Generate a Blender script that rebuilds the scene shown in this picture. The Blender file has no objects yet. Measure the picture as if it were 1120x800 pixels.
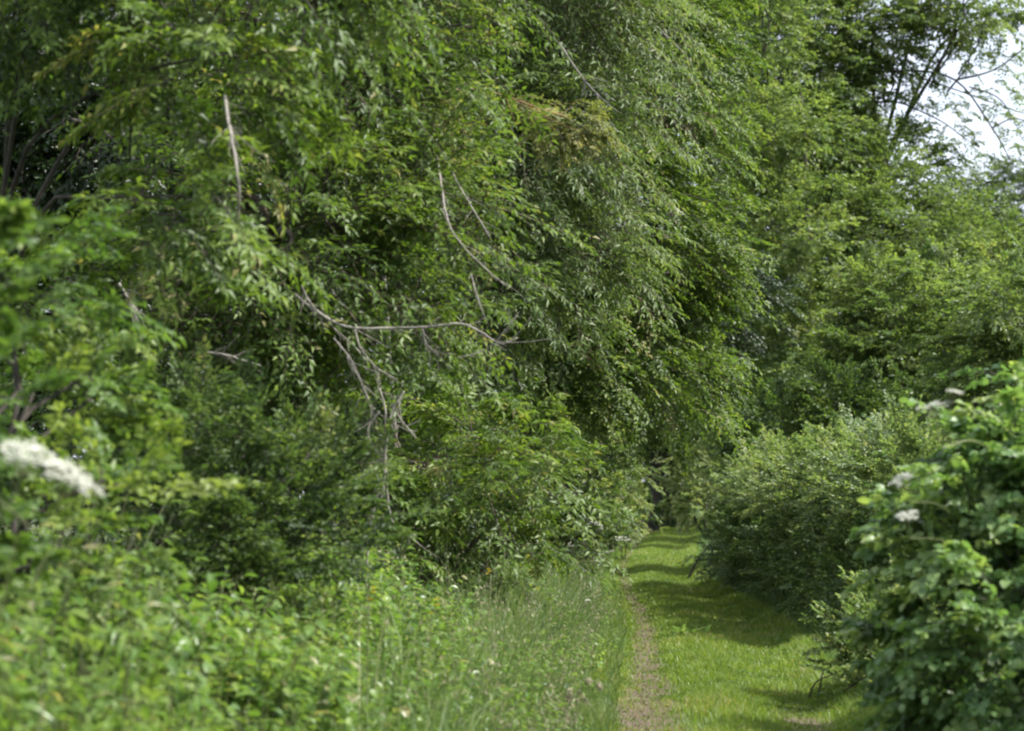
import bpy, math
import numpy as np
from mathutils import Vector

RNG = np.random.default_rng(7)
sc = bpy.context.scene
COL = sc.collection
R = math.radians
UP = np.array([0.0, 0.0, 1.0])

# ------------------------------------------------------------------ camera
CAM_H = 1.65
LENS, SENSOR = 85.0, 36.0
FPX = 1120 * LENS / SENSOR
PITCH = math.atan(145 / FPX)
cam_d = bpy.data.cameras.new('camera')
cam = bpy.data.objects.new('camera', cam_d)
COL.objects.link(cam)
cam.location = (0, 0, CAM_H)
cam.rotation_euler = (R(90) + PITCH, 0, 0)
cam_d.lens, cam_d.sensor_width = LENS, SENSOR
cam_d.clip_start, cam_d.clip_end = 0.1, 3000
cam_d.dof.use_dof = True
cam_d.dof.focus_distance = 28.0
cam_d.dof.aperture_fstop = 3.1
sc.camera = cam


def P(px, py, y):
    """world point that lies at distance y ahead of the camera, read off the photograph"""
    u, v = (px - 560) / FPX, (400 - py) / FPX
    c, s = math.cos(PITCH), math.sin(PITCH)
    dy, dz = c - v * s, s + v * c
    k = y / dy
    return np.array([u * k, y, CAM_H + dz * k])


# ------------------------------------------------------------------ terrain shape
def path_centre(y):
    return np.interp(y, [-20, 0, 8, 17, 23, 30, 38, 46, 60, 75, 97, 130, 400],
                     [0.3, 0.75, 1.1, 1.52, 1.88, 2.3, 2.55, 2.72, 3.4, 4.4, 6.0, 8.7, 28])


def path_half(y):
    return np.interp(y, [0, 17, 30, 46, 60, 97, 150], [0.95, 0.98, 1.06, 0.95, 1.1, 1.35, 1.4])


def sstep(a, b, x):
    t = np.clip((x - a) / (b - a), 0, 1)
    return t * t * (3 - 2 * t)


def ground_h(x, y):
    x, y = np.asarray(x, float), np.asarray(y, float)
    d = np.abs(x - path_centre(y)) - path_half(y)
    left = x < path_centre(y)
    h = np.where(left, 0.62 * sstep(0.1, 2.2, d), 0.25 * sstep(0.2, 2.0, d))
    off = (x - path_centre(y)) / path_half(y)
    ruts = np.exp(-((off + 0.62) / .22) ** 2) + np.exp(-((off - 0.62) / .22) ** 2)
    h = h - 0.02 * ruts
    h = h + 0.03 * np.sin(x * 1.7 + y * .9) * np.sin(y * .61 - x * .4) * sstep(0, .5, d)
    h = h + 0.55 * sstep(95, 150, y)
    return h


# ------------------------------------------------------------------ helpers: meshes and objects
def make_mesh(name, verts, faces, tint=None, smooth=False, mats=None, mat_idx=None, uv=None):
    """faces: list of int arrays, each (n, k)"""
    me = bpy.data.meshes.new(name)
    verts = np.ascontiguousarray(verts, dtype=np.float32)
    me.vertices.add(len(verts))
    me.vertices.foreach_set('co', verts.ravel())
    faces = [np.asarray(f, dtype=np.int32) for f in faces if len(f)]
    loops = np.concatenate([f.ravel() for f in faces])
    counts = np.concatenate([np.full(len(f), f.shape[1], np.int32) for f in faces])
    starts = np.concatenate([[0], np.cumsum(counts)[:-1]]).astype(np.int32)
    me.loops.add(len(loops))
    me.loops.foreach_set('vertex_index', loops)
    me.polygons.add(len(counts))
    me.polygons.foreach_set('loop_start', starts)
    me.polygons.foreach_set('loop_total', counts)
    if smooth:
        me.polygons.foreach_set('use_smooth', np.ones(len(counts), bool))
    if mat_idx is not None:
        me.polygons.foreach_set('material_index', np.asarray(mat_idx, np.int32))
    if tint is not None:
        a = me.attributes.new('tint', 'FLOAT', 'POINT')
        a.data.foreach_set('value', np.ascontiguousarray(tint, dtype=np.float32))
    if uv is not None:
        a = me.attributes.new('across', 'FLOAT_VECTOR', 'POINT')
        a.data.foreach_set('vector', np.ascontiguousarray(uv, dtype=np.float32).ravel())
    for m in (mats or []):
        me.materials.append(m)
    me.update(calc_edges=True)
    return me


def link(name, data, parent=None, label=None, cat=None, group=None, kind=None, loc=None):
    o = bpy.data.objects.new(name, data)
    COL.objects.link(o)
    if loc is not None:
        o.location = tuple(float(v) for v in loc)
    if parent is not None:
        o.parent = parent
    if label: o['label'] = label
    if cat: o['category'] = cat
    if group: o['group'] = group
    if kind: o['kind'] = kind
    return o


class Geo:
    """collects vertices and faces of one mesh"""
    def __init__(self):
        self.v, self.t, self.f, self.n = [], [], [], 0

    def add(self, v, faces, tint):
        v = np.asarray(v, float).reshape(-1, 3)
        self.v.append(v)
        self.t.append(np.broadcast_to(np.asarray(tint, float), (len(v),)))
        for f in faces:
            self.f.append(np.asarray(f, np.int64) + self.n)
        self.n += len(v)

    def mesh(self, name, mat, smooth=False, origin=(0, 0, 0)):
        by = {}
        for f in self.f:
            by.setdefault(f.shape[1], []).append(f)
        return make_mesh(name, np.concatenate(self.v) - np.asarray(origin), [np.concatenate(k) for k in by.values()],
                         np.concatenate(self.t), smooth, [mat])


def norm(a):
    return a / np.maximum(np.linalg.norm(a, axis=-1, keepdims=True), 1e-9)


def smooth_line(pts, n):
    """Catmull-Rom through the points"""
    p = np.asarray(pts, float)
    p = np.vstack([2 * p[0] - p[1], p, 2 * p[-1] - p[-2]])
    out = []
    k = len(p) - 3
    for u in np.linspace(0, k - 1e-6, n):
        i = int(u); t = u - i
        a, b, c, d = p[i:i + 4]
        out.append(.5 * (2 * b + (c - a) * t + (2 * a - 5 * b + 4 * c - d) * t * t + (3 * b - a - 3 * c + d) * t ** 3))
    return np.array(out)


def tube(geo, pts, radii, sides=6, tint=0.5, rough=0.0, rng=RNG):
    pts = np.asarray(pts, float)
    n = len(pts)
    radii = np.broadcast_to(np.asarray(radii, float), (n,)) if np.ndim(radii) else np.full(n, radii)
    tang = norm(np.gradient(pts, axis=0))
    ref = np.array([1., 0, 0]) if abs(tang[0][0]) < .8 else np.array([0, 1., 0])
    a = np.empty_like(pts)
    cur = norm(np.cross(tang[0], ref))
    for i in range(n):
        cur = norm(cur - tang[i] * np.dot(cur, tang[i]))
        a[i] = cur
    b = np.cross(tang, a)
    th = np.linspace(0, 2 * np.pi, sides, endpoint=False)
    rr = radii[:, None] * (1 + rough * rng.normal(size=(n, sides)))
    ring = pts[:, None] + rr[..., None] * (np.cos(th)[None, :, None] * a[:, None] + np.sin(th)[None, :, None] * b[:, None])
    idx = np.arange(n * sides).reshape(n, sides)
    q = np.stack([idx[:-1], np.roll(idx, -1, 1)[:-1], np.roll(idx, -1, 1)[1:], idx[1:]], -1).reshape(-1, 4)
    v = np.vstack([ring.reshape(-1, 3), pts[:1], pts[-1:]])
    c0, c1 = n * sides, n * sides + 1
    cap0 = np.stack([np.full(sides, c0), np.roll(idx[0], -1), idx[0]], -1)
    cap1 = np.stack([np.full(sides, c1), idx[-1], np.roll(idx[-1], -1)], -1)
    geo.add(v, [q, cap0, cap1], tint)


def wires(geo, P4, r0, r1, tint=.5):
    """many thin three-sided twigs at once: P4 (n, k, 3)"""
    if len(P4) == 0: return
    n, k, _ = P4.shape
    tang = norm(np.gradient(P4, axis=1))
    ref = np.where(np.abs(tang[:, :1, 2:3]) < .9, UP, np.array([1., 0, 0]))
    a = norm(np.cross(tang, np.broadcast_to(ref, tang.shape)))
    b = np.cross(tang, a)
    rad = np.linspace(0, 1, k)[None, :] * (np.broadcast_to(r1, (n,)) - np.broadcast_to(r0, (n,)))[:, None] + np.broadcast_to(r0, (n,))[:, None]
    th = np.array([0, 2.0944, 4.18879])
    v = P4[:, :, None] + rad[:, :, None, None] * (np.cos(th)[None, None, :, None] * a[:, :, None] + np.sin(th)[None, None, :, None] * b[:, :, None])
    idx = np.arange(n * k * 3).reshape(n, k, 3)
    q = np.stack([idx[:, :-1], np.roll(idx, -1, 2)[:, :-1], np.roll(idx, -1, 2)[:, 1:], idx[:, 1:]], -1).reshape(-1, 4)
    geo.add(v.reshape(-1, 3), [q], tint)


# leaf outlines: (u along, v across, w out of plane), faces
KITE = (np.array([[0, 0, 0], [.45, .5, .13], [1, 0, -.12], [.45, -.5, .13]]),
        [np.array([[0, 1, 2], [0, 2, 3]])])
LANCE = (np.array([[0, 0, 0], [.35, .5, .10], [.35, 0, .04], [.35, -.5, .10], [1, 0, -.2]]),
         [np.array([[0, 1, 2], [0, 2, 3], [1, 4, 2], [2, 4, 3]])])
OVAL = (np.array([[0, 0, 0], [.22, .42, .10], [.22, 0, .03], [.22, -.42, .10], [.62, .46, .09], [.62, 0, .0], [.62, -.46, .09],
                  [.88, .22, -.05], [.88, -.22, -.05], [1, 0, -.14]]),
        [np.array([[0, 1, 2], [0, 2, 3], [4, 7, 5], [5, 8, 6], [7, 9, 5], [5, 9, 8]]), np.array([[1, 4, 5, 2], [2, 5, 6, 3]])])


def leaves(geo, pos, ax, nrm, L, W, tint, shape=KITE):
    if len(pos) == 0: return
    ax = norm(ax)
    nrm = norm(nrm - ax * np.sum(nrm * ax, -1, keepdims=True))
    sd = np.cross(nrm, ax)
    T, faces = shape
    n, k = len(pos), len(T)
    L = np.broadcast_to(L, (n,)); W = np.broadcast_to(W, (n,))
    v = (pos[:, None] + (T[None, :, 0] * L[:, None])[..., None] * ax[:, None] + (T[None, :, 1] * W[:, None])[..., None] * sd[:, None]
         + (T[None, :, 2] * L[:, None])[..., None] * nrm[:, None])
    off = (np.arange(n) * k)[:, None, None]
    geo.add(v.reshape(-1, 3), [(f[None] + off).reshape(-1, f.shape[1]) for f in faces], np.repeat(np.broadcast_to(tint, (n,)), k))


def boughs(geo, wood, s, D, Lb, K=9, M=6, lL=.08, lW=.04, droop=.3, shoot=.45, leaf_droop=.25, spread=.9, jn=.5, tint=None,
           shape=KITE, twig=.006, rng=RNG, splay=.35, size_var=.25):
    """flat leafy sprays: s (B,3) roots, D (B,3) directions, Lb (B,) lengths; K shoots of M leaves each"""
    B = len(s)
    if B == 0: return
    D = norm(D)
    t = (np.linspace(.12, 1, K)[None] + rng.uniform(-.05, .05, (B, K))).clip(.05, 1)
    G = np.array([0, 0, -1.0])
    p = s[:, None] + D[:, None] * (Lb[:, None] * t)[..., None] + G * (droop * Lb[:, None] * t ** 2)[..., None]
    T = norm(D[:, None] + G * (2 * droop * t)[..., None])
    S = np.cross(T, UP + rng.normal(0, .25, (B, 1, 3)))
    S = norm(S)
    N = norm(np.cross(S, T))
    sg = np.where(np.arange(K) % 2 == 0, 1., -1.)[None] * np.where(rng.random((B, 1)) < .5, 1, -1)
    ang = (R(62) * spread * (1 - .55 * t) + rng.normal(0, .18, (B, K)))
    ang[:, -1] *= .15
    sd = norm(T * np.cos(ang)[..., None] + S * (sg * np.sin(ang))[..., None] + N * rng.normal(0.05, .22, (B, K))[..., None])
    sl = Lb[:, None] * shoot * (1.1 - .62 * t) * rng.uniform(.65, 1.25, (B, K))
    # leaves on the shoots
    u = (np.linspace(.14, 1, M)[None, None] + rng.uniform(-.07, .07, (B, K, M))).clip(.05, 1.02)
    q = p[:, :, None] + sd[:, :, None] * (sl[..., None] * u)[..., None] + G * (droop * .8 * sl[..., None] * u ** 2)[..., None]
    s2 = norm(np.cross(sd, N))
    sg2 = np.where(np.arange(M) % 2 == 0, 1., -1.)[None, None] * np.ones((B, K, 1))
    la = R(52) + rng.normal(0, .28, (B, K, M))
    la[..., -1] *= .2
    ld = sd[:, :, None] * np.cos(la)[..., None] + s2[:, :, None] * (sg2 * np.sin(la))[..., None] + G * (leaf_droop + rng.normal(0, .18, (B, K, M)))[..., None]
    nn = N[:, :, None] + rng.normal(0, jn, (B, K, M, 3))
    sz = rng.uniform(1 - size_var, 1 + size_var, (B, K, M))
    tt = tint[:, None, None] + rng.normal(0, .13, (B, K, M)) + .06 * (u - .5) + .05 * (t[..., None] - .5)
    leaves(geo, q.reshape(-1, 3), ld.reshape(-1, 3), nn.reshape(-1, 3), (lL * sz).ravel(), (lW * sz).ravel(), tt.ravel().clip(0.02, .98), shape)
    if wood is not None:
        tb = np.linspace(0, 1, 6)[None]
        pb = s[:, None] + D[:, None] * (Lb[:, None] * tb)[..., None] + G * (droop * Lb[:, None] * tb ** 2)[..., None]
        wires(wood, pb, twig * (.6 + .8 * Lb), twig * .35)
        us = np.linspace(0, .95, 3)[None, None]
        ps = p[:, :, None] + sd[:, :, None] * (sl[..., None] * us)[..., None] + G * (droop * .8 * sl[..., None] * us ** 2)[..., None]
        wires(wood, ps.reshape(-1, 3, 3), twig * .4, twig * .18)


# ------------------------------------------------------------------ materials
def nodes(name):
    m = bpy.data.materials.new(name)
    m.use_nodes = True
    nt = m.node_tree
    nt.nodes.clear()
    return m, nt, nt.nodes.new('ShaderNodeOutputMaterial')


def ramp(nt, stops, fac):
    r = nt.nodes.new('ShaderNodeValToRGB')
    e = r.color_ramp.elements
    e[0].position, e[0].color = stops[0][0], (*stops[0][1], 1)
    e[1].position, e[1].color = stops[-1][0], (*stops[-1][1], 1)
    for p, c in stops[1:-1]:
        k = e.new(p); k.color = (*c, 1)
    nt.links.new(fac, r.inputs[0])
    return r.outputs[0]


def leaf_mat(name, stops, rough=.48, trans=.42, spec=.32, warm=(1.22, 1.25, .62), scale=1.0):
    m, nt, out = nodes(name)
    at = nt.nodes.new('ShaderNodeAttribute'); at.attribute_name = 'tint'
    c = ramp(nt, [(p, tuple(v * scale for v in k)) for p, k in stops], at.outputs['Fac'])
    pb = nt.nodes.new('ShaderNodeBsdfPrincipled')
    pb.inputs['Roughness'].default_value = rough
    pb.inputs['Specular IOR Level'].default_value = spec
    nt.links.new(c, pb.inputs['Base Color'])
    mul = nt.nodes.new('ShaderNodeMix'); mul.data_type = 'RGBA'; mul.blend_type = 'MULTIPLY'
    mul.inputs['Factor'].default_value = 1
    nt.links.new(c, mul.inputs['A']); mul.inputs['B'].default_value = (*[w * 1.35 for w in warm], 1)
    tr = nt.nodes.new('ShaderNodeBsdfTranslucent')
    nt.links.new(mul.outputs['Result'], tr.inputs['Color'])
    mx = nt.nodes.new('ShaderNodeMixShader'); mx.inputs[0].default_value = trans
    nt.links.new(pb.outputs[0], mx.inputs[1]); nt.links.new(tr.outputs[0], mx.inputs[2])
    nt.links.new(mx.outputs[0], out.inputs[0])
    return m


def bark_mat(name, c1, c2, scale=14, rough=.85):
    m, nt, out = nodes(name)
    tc = nt.nodes.new('ShaderNodeTexCoord')
    mp = nt.nodes.new('ShaderNodeMapping'); mp.inputs['Scale'].default_value = (1, 1, .3)
    nz = nt.nodes.new('ShaderNodeTexNoise'); nz.inputs['Scale'].default_value = scale; nz.inputs['Detail'].default_value = 6
    nt.links.new(tc.outputs['Object'], mp.inputs[0]); nt.links.new(mp.outputs[0], nz.inputs['Vector'])
    c = ramp(nt, [(.3, c1), (.7, c2)], nz.outputs['Fac'])
    pb = nt.nodes.new('ShaderNodeBsdfPrincipled'); pb.inputs['Roughness'].default_value = rough
    pb.inputs['Specular IOR Level'].default_value = .2
    bp = nt.nodes.new('ShaderNodeBump'); bp.inputs['Strength'].default_value = .6; bp.inputs['Distance'].default_value = .02
    nt.links.new(nz.outputs['Fac'], bp.inputs['Height']); nt.links.new(bp.outputs[0], pb.inputs['Normal'])
    nt.links.new(c, pb.inputs['Base Color']); nt.links.new(pb.outputs[0], out.inputs[0])
    return m


#   fresh, mid and dark foliage; the top of each ramp runs to yellowing leaves
M_ASH = leaf_mat('leaf_ash', [(0, (0.0190, 0.0379, 0.0086)), (.35, (0.0515, 0.0948, 0.0160)), (.65, (0.0943, 0.1515, 0.0248)), (.88, (0.1415, 0.1942, 0.0368)), (1, (0.2144, 0.1896, 0.0739))])
M_WILLOW = leaf_mat('leaf_pale', [(0, (0.0326, 0.0569, 0.0194)), (.4, (0.0775, 0.1232, 0.0343)), (.7, (0.1224, 0.1753, 0.0549)), (1, (0.2120, 0.2274, 0.1219))])
M_OAK = leaf_mat('leaf_oak', [(0, (0.0362, 0.0639, 0.0207)), (.4, (0.0884, 0.1409, 0.0413)), (.7, (0.1416, 0.1927, 0.0568)), (.9, (0.1602, 0.2148, 0.0672)), (1, (0.1602, 0.1652, 0.0620))], rough=.42, trans=.48)
M_HAW = leaf_mat('leaf_hawthorn', [(0, (0.0217, 0.0425, 0.0146)), (.45, (0.0627, 0.1060, 0.0322)), (.75, (0.1190, 0.1708, 0.0468)), (1, (0.2271, 0.2356, 0.0880))], rough=.5)
M_HEDGE = leaf_mat('leaf_hedge', [(0, (0.0320, 0.0616, 0.0217)), (.4, (0.0778, 0.1292, 0.0464)), (.7, (0.1418, 0.1988, 0.0792)), (1, (0.2471, 0.2682, 0.1229))], rough=.45)
M_DOG = leaf_mat('leaf_broad', [(0, (0.0390, 0.0819, 0.0325)), (.4, (0.0936, 0.1690, 0.0550)), (.7, (0.1625, 0.2432, 0.0800)), (1, (0.2600, 0.3200, 0.1063))], rough=.42, spec=.4)
M_ELDER = leaf_mat('leaf_elder', [(0, (0.0258, 0.0550, 0.0145)), (.4, (0.0614, 0.1185, 0.0252)), (.75, (0.1089, 0.1707, 0.0361)), (1, (0.1783, 0.2276, 0.0542))], rough=.45)
M_HERB = leaf_mat('leaf_herb', [(0, (0.0291, 0.0625, 0.0170)), (.4, (0.0707, 0.1379, 0.0268)), (.7, (0.1206, 0.1978, 0.0390)), (.92, (0.1831, 0.2483, 0.0609)), (1, (0.2496, 0.2392, 0.1097))], rough=.36, spec=.5, trans=.44)
M_SHADELEAF = leaf_mat('leaf_painted_shade', [(0, (.010, .020, .006)), (.5, (.020, .042, .011)), (1, (.045, .075, .018))], rough=.4, trans=.2)  # near-black leaf colour stands in for deep shade between the front crowns
M_VINE = leaf_mat('leaf_clematis', [(0, (.07, .09, .025)), (.5, (.15, .17, .05)), (1, (.28, .25, .10))], rough=.6)
M_DEAD = leaf_mat('leaf_withered', [(0, (.05, .042, .022)), (.5, (.11, .078, .042)), (1, (.17, .12, .06))], rough=.8, trans=.2, warm=(1, 1, 1))
M_GRASS = leaf_mat('grass_blade', [(0, (.044, .068, .016)), (.4, (.095, .158, .022)), (.75, (.150, .215, .034)), (1, (.27, .24, .10))], rough=.45, trans=.42, warm=(1.2, 1.2, .6))
M_TALL = leaf_mat('tall_grass_blade', [(0, (.036, .070, .018)), (.4, (.080, .140, .034)), (.75, (.14, .195, .055)), (1, (.27, .25, .14))], rough=.5, trans=.4, warm=(1.1, 1.1, .8))
M_SEED = leaf_mat('grass_seed', [(0, (.16, .15, .09)), (.5, (.28, .26, .16)), (1, (.50, .46, .34))], rough=.8, trans=.3, warm=(1, 1, .9))
M_WHITE = leaf_mat('white_petal', [(0, (0.2340, 0.2520, 0.1440)), (.4, (0.4500, 0.4590, 0.3780)), (1, (0.6120, 0.6120, 0.5580))], rough=.6, trans=.3, warm=(.72, .72, .7))
M_YELLOW = leaf_mat('yellow_petal', [(0, (.55, .42, .03)), (1, (.75, .62, .05))], rough=.6, trans=.3, warm=(.8, .8, .5))
M_BARK = bark_mat('bark_brown', (.035, .028, .02), (.12, .10, .075))
M_BARKD = bark_mat('bark_dark', (.02, .018, .015), (.07, .06, .048))
M_PALEWOOD = bark_mat('bare_pale_wood', (.13, .12, .10), (.30, .275, .235), 30)
M_GREYWOOD = bark_mat('bare_grey_wood', (.15, .135, .12), (.32, .29, .26), 30)
M_RUSTWOOD = bark_mat('rusty_bark', (.15, .085, .035), (.27, .17, .08), 30)
M_STEM = leaf_mat('green_stem', [(0, (.07, .09, .03)), (1, (.16, .17, .07))], trans=.1)


def ground_mat():
    m, nt, out = nodes('leaf_litter_soil')
    tc = nt.nodes.new('ShaderNodeTexCoord')
    n1 = nt.nodes.new('ShaderNodeTexNoise'); n1.inputs['Scale'].default_value = .6; n1.inputs['Detail'].default_value = 8
    n2 = nt.nodes.new('ShaderNodeTexNoise'); n2.inputs['Scale'].default_value = 30; n2.inputs['Detail'].default_value = 6
    for n in (n1, n2): nt.links.new(tc.outputs['Object'], n.inputs['Vector'])
    c1 = ramp(nt, [(.35, (.035, .05, .014)), (.6, (.06, .085, .022)), (.75, (.075, .06, .035))], n1.outputs['Fac'])
    c2 = ramp(nt, [(.3, (.5, .5, .5)), (.7, (1.1, 1.1, 1.1))], n2.outputs['Fac'])
    mul = nt.nodes.new('ShaderNodeMix'); mul.data_type = 'RGBA'; mul.blend_type = 'MULTIPLY'; mul.inputs['Factor'].default_value = 1
    nt.links.new(c1, mul.inputs['A']); nt.links.new(c2, mul.inputs['B'])
    pb = nt.nodes.new('ShaderNodeBsdfPrincipled'); pb.inputs['Roughness'].default_value = .9
    nt.links.new(mul.outputs['Result'], pb.inputs['Base Color'])
    bp = nt.nodes.new('ShaderNodeBump'); bp.inputs['Distance'].default_value = .05
    nt.links.new(n2.outputs['Fac'], bp.inputs['Height']); nt.links.new(bp.outputs[0], pb.inputs['Normal'])
    nt.links.new(pb.outputs[0], out.inputs[0])
    return m


def path_mat():
    """worn earth in the wheel ruts, thatch between them"""
    m, nt, out = nodes('worn_track_earth')
    at = nt.nodes.new('ShaderNodeAttribute'); at.attribute_name = 'across'
    sp = nt.nodes.new('ShaderNodeSeparateXYZ'); nt.links.new(at.outputs['Vector'], sp.inputs[0])
    tc = nt.nodes.new('ShaderNodeTexCoord')
    n1 = nt.nodes.new('ShaderNodeTexNoise'); n1.inputs['Scale'].default_value = 2.2; n1.inputs['Detail'].default_value = 8
    n2 = nt.nodes.new('ShaderNodeTexNoise'); n2.inputs['Scale'].default_value = 45; n2.inputs['Detail'].default_value = 6
    for n in (n1, n2): nt.links.new(tc.outputs['Object'], n.inputs['Vector'])
    add = nt.nodes.new('ShaderNodeMath'); add.operation = 'MULTIPLY_ADD'
    add.inputs[1].default_value = .5; nt.links.new(n1.outputs['Fac'], add.inputs[0]); nt.links.new(sp.outputs['Y'], add.inputs[2])
    earth = ramp(nt, [(.3, (.050, .033, .019)), (.5, (.090, .062, .037)), (.72, (.14, .105, .065))], n2.outputs['Fac'])
    green = ramp(nt, [(.3, (.05, .075, .016)), (.7, (.10, .135, .030))], n2.outputs['Fac'])
    mk = ramp(nt, [(.45, (0, 0, 0)), (1.0, (1, 1, 1))], add.outputs[0])
    mx = nt.nodes.new('ShaderNodeMix'); mx.data_type = 'RGBA'
    nt.links.new(mk, mx.inputs['Factor']); nt.links.new(green, mx.inputs['A']); nt.links.new(earth, mx.inputs['B'])
    pb = nt.nodes.new('ShaderNodeBsdfPrincipled'); pb.inputs['Roughness'].default_value = .95
    nt.links.new(mx.outputs['Result'], pb.inputs['Base Color'])
    bp = nt.nodes.new('ShaderNodeBump'); bp.inputs['Distance'].default_value = .03
    nt.links.new(n2.outputs['Fac'], bp.inputs['Height']); nt.links.new(bp.outputs[0], pb.inputs['Normal'])
    nt.links.new(pb.outputs[0], out.inputs[0])
    return m


# ------------------------------------------------------------------ ground and path
def sheet(name, xs, ys, hfun, mat, uvf=None):
    X, Y = np.meshgrid(xs, ys)
    X, Y, Z = hfun(X, Y)
    v = np.stack([X, Y, Z], -1).reshape(-1, 3)
    i = np.arange(len(xs) * len(ys)).reshape(len(ys), len(xs))
    q = np.stack([i[:-1, :-1], i[:-1, 1:], i[1:, 1:], i[1:, :-1]], -1).reshape(-1, 4)
    return make_mesh(name, v, [q], None, True, [mat], uv=uvf(X, Y).reshape(-1, 3) if uvf else None)


xs = np.concatenate([[-1500, -600, -250, -120, -60, -30, -16], np.arange(-10, 14, .2), [16, 30, 60, 120, 250, 600, 1500]])
ys = np.concatenate([[-300, -80, -20], np.arange(-6, 60, .4), np.arange(60, 160, 1.5), [180, 230, 320, 500, 900, 1800]])
g = sheet('ground', xs, ys, lambda X, Y: (X, Y, ground_h(X, Y)), ground_mat())
link('ground', g, label='dark soil and leaf litter under the hedges and trees', cat='ground', kind='structure')

aa = np.linspace(-1.05, 1.05, 23)
py_ = np.concatenate([np.arange(-4, 60, .3), np.arange(60, 150, 1.2)])


def path_xyz(A, Y):
    X = path_centre(Y) + A * path_half(Y)
    return X, Y, ground_h(X, Y) + .006


def rut_mask(a, y):
    w = .05 * np.sin(y * .5) + .03 * np.sin(y * 1.3 + 1)
    left = np.exp(-((a + .60 + w * .5) / np.interp(y, [15, 20, 24, 30], [.34, .27, .18, .16])) ** 2)
    right = .8 * np.exp(-((a - .55 + w * .4) / .30) ** 2) * np.interp(y, [15, 19, 20.5, 28, 32, 36], [1, .95, .35, .3, .75, .5])
    return np.maximum(left, right)


def path_uv(X, Y):
    A = (X - path_centre(Y)) / path_half(Y)
    return np.stack([A, rut_mask(A, Y), np.zeros_like(A)], -1)


p = sheet('path', aa, py_, path_xyz, path_mat(), path_uv)
link('path', p, label='grassy farm track with a worn earth wheel rut on its left side', cat='path', kind='structure')


# ------------------------------------------------------------------ grasses
def blades(geo, x, y, h, w, lean, tint, rng=RNG, zoff=0.0):
    n = len(x)
    base = np.stack([x, y, ground_h(x, y) + zoff], -1)
    th = rng.uniform(0, 2 * np.pi, n)
    side = np.stack([np.cos(th), np.sin(th), np.zeros(n)], -1)
    ph = rng.uniform(0, 2 * np.pi, n)
    ln = np.stack([np.cos(ph), np.sin(ph), np.zeros(n)], -1) * (lean * h)[:, None]
    mid = base + ln * .35 + UP * (h * .6)[:, None]
    tip = base + ln + UP * (h * (1 - .25 * lean))[:, None]
    v = np.stack([base - side * w[:, None] * .5, base + side * w[:, None] * .5, mid + side * w[:, None] * .38, mid - side * w[:, None] * .38, tip], 1)
    off = (np.arange(n) * 5)[:, None]
    geo.add(v.reshape(-1, 3), [np.array([[0, 1, 2, 3]]) + off, np.array([[3, 2, 4]]) + off], np.repeat(tint, 5))
    return tip


def vnoise(x, y, s):
    """smooth value noise"""
    x, y = x / s, y / s
    xi, yi = np.floor(x).astype(int), np.floor(y).astype(int)
    fx, fy = x - xi, y - yi
    fx, fy = fx * fx * (3 - 2 * fx), fy * fy * (3 - 2 * fy)
    def hsh(a, b):
        k = np.sin(a * 127.1 + b * 311.7 + 17.3) * 43758.5453
        return k - np.floor(k)
    return (hsh(xi, yi) * (1 - fx) + hsh(xi + 1, yi) * fx) * (1 - fy) + (hsh(xi, yi + 1) * (1 - fx) + hsh(xi + 1, yi + 1) * fx) * fy


def pick_y(n, y0, y1, power=1.6):
    """more samples near the camera"""
    u = RNG.random(n)
    a = 1 - power
    return (y0 ** a + u * (y1 ** a - y0 ** a)) ** (1 / a)


geo = Geo()
n = 330000
y = pick_y(n, 12, 150, 1.35)
a = RNG.uniform(-1.08, 1.12, n)
rm = rut_mask(a, y)
nz = vnoise(a * 1.3, y, .55) * .6 + vnoise(a * 1.3 + 9, y, .18) * .4
bare = sstep(.62, .85, vnoise(a * 1.1 + 30, y * .55, .5)) * np.interp(y, [14, 24, 34], [.75, .5, .2])
keep = RNG.random(n) < np.clip((1 - bare) * 1.15 - 1.15 * rm - 2.2 * (nz - .5), .16, 1)
y, a, rm, nz = y[keep], a[keep], rm[keep], nz[keep]
x = path_centre(y) + a * path_half(y)
edge = sstep(.75, 1.05, np.abs(a))
mid = np.exp(-(a / .35) ** 2)
h = (.03 + .05 * mid + .10 * edge + .10 * np.clip(nz - .35, 0, 1)) * RNG.uniform(.6, 1.4, len(y)) * (1 - .45 * rm)
w = np.maximum(.005, .00032 * y) * RNG.uniform(.7, 1.4, len(y))
blades(geo, x, y, h, w, RNG.uniform(.2, .9, len(y)), (.48 + .7 * (nz - .5) + RNG.normal(0, .12, len(y)) + .4 * (RNG.random(len(y)) < .04 + .22 * sstep(.5, .8, vnoise(x * 1.0 + 5, y * .7, .55)))).clip(0, 1), zoff=.006)
link('path_grass', geo.mesh('path_grass', M_GRASS), label='short bright grass growing along the middle of the track', cat='grass', kind='stuff')

# litter and small stones worn out along the track
geo = Geo()
n = 700
y = pick_y(n, 13, 70, 1.4); a = np.where(RNG.random(n) < .6, -.6 + RNG.normal(0, .16, n), RNG.uniform(-1, 1, n))
x = path_centre(y) + a * path_half(y)
leaves(geo, np.stack([x, y, ground_h(x, y) + RNG.uniform(.012, .05, n)], -1), RNG.normal(0, 1, (n, 3)) * [1, 1, .25], RNG.normal(0, .35, (n, 3)) + UP,
       RNG.uniform(.02, .05, n), RNG.uniform(.012, .025, n), RNG.random(n) * .6)
link('fallen_leaves', geo.mesh('fallen_leaves', M_DEAD), label='dry brown leaves lying on the worn rut and in the grass', cat='leaf litter', kind='stuff')
geo = Geo()
ICO = np.array([[0, 0, 1], [.9, 0, .1], [.28, .86, .1], [-.73, .53, .1], [-.73, -.53, .1], [.28, -.86, .1]])
n = 150
y = pick_y(n, 13, 50, 1.5); a = -.6 + RNG.normal(0, .13, n)
x = path_centre(y) + a * path_half(y)
r = RNG.uniform(.008, .028, n)
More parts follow.
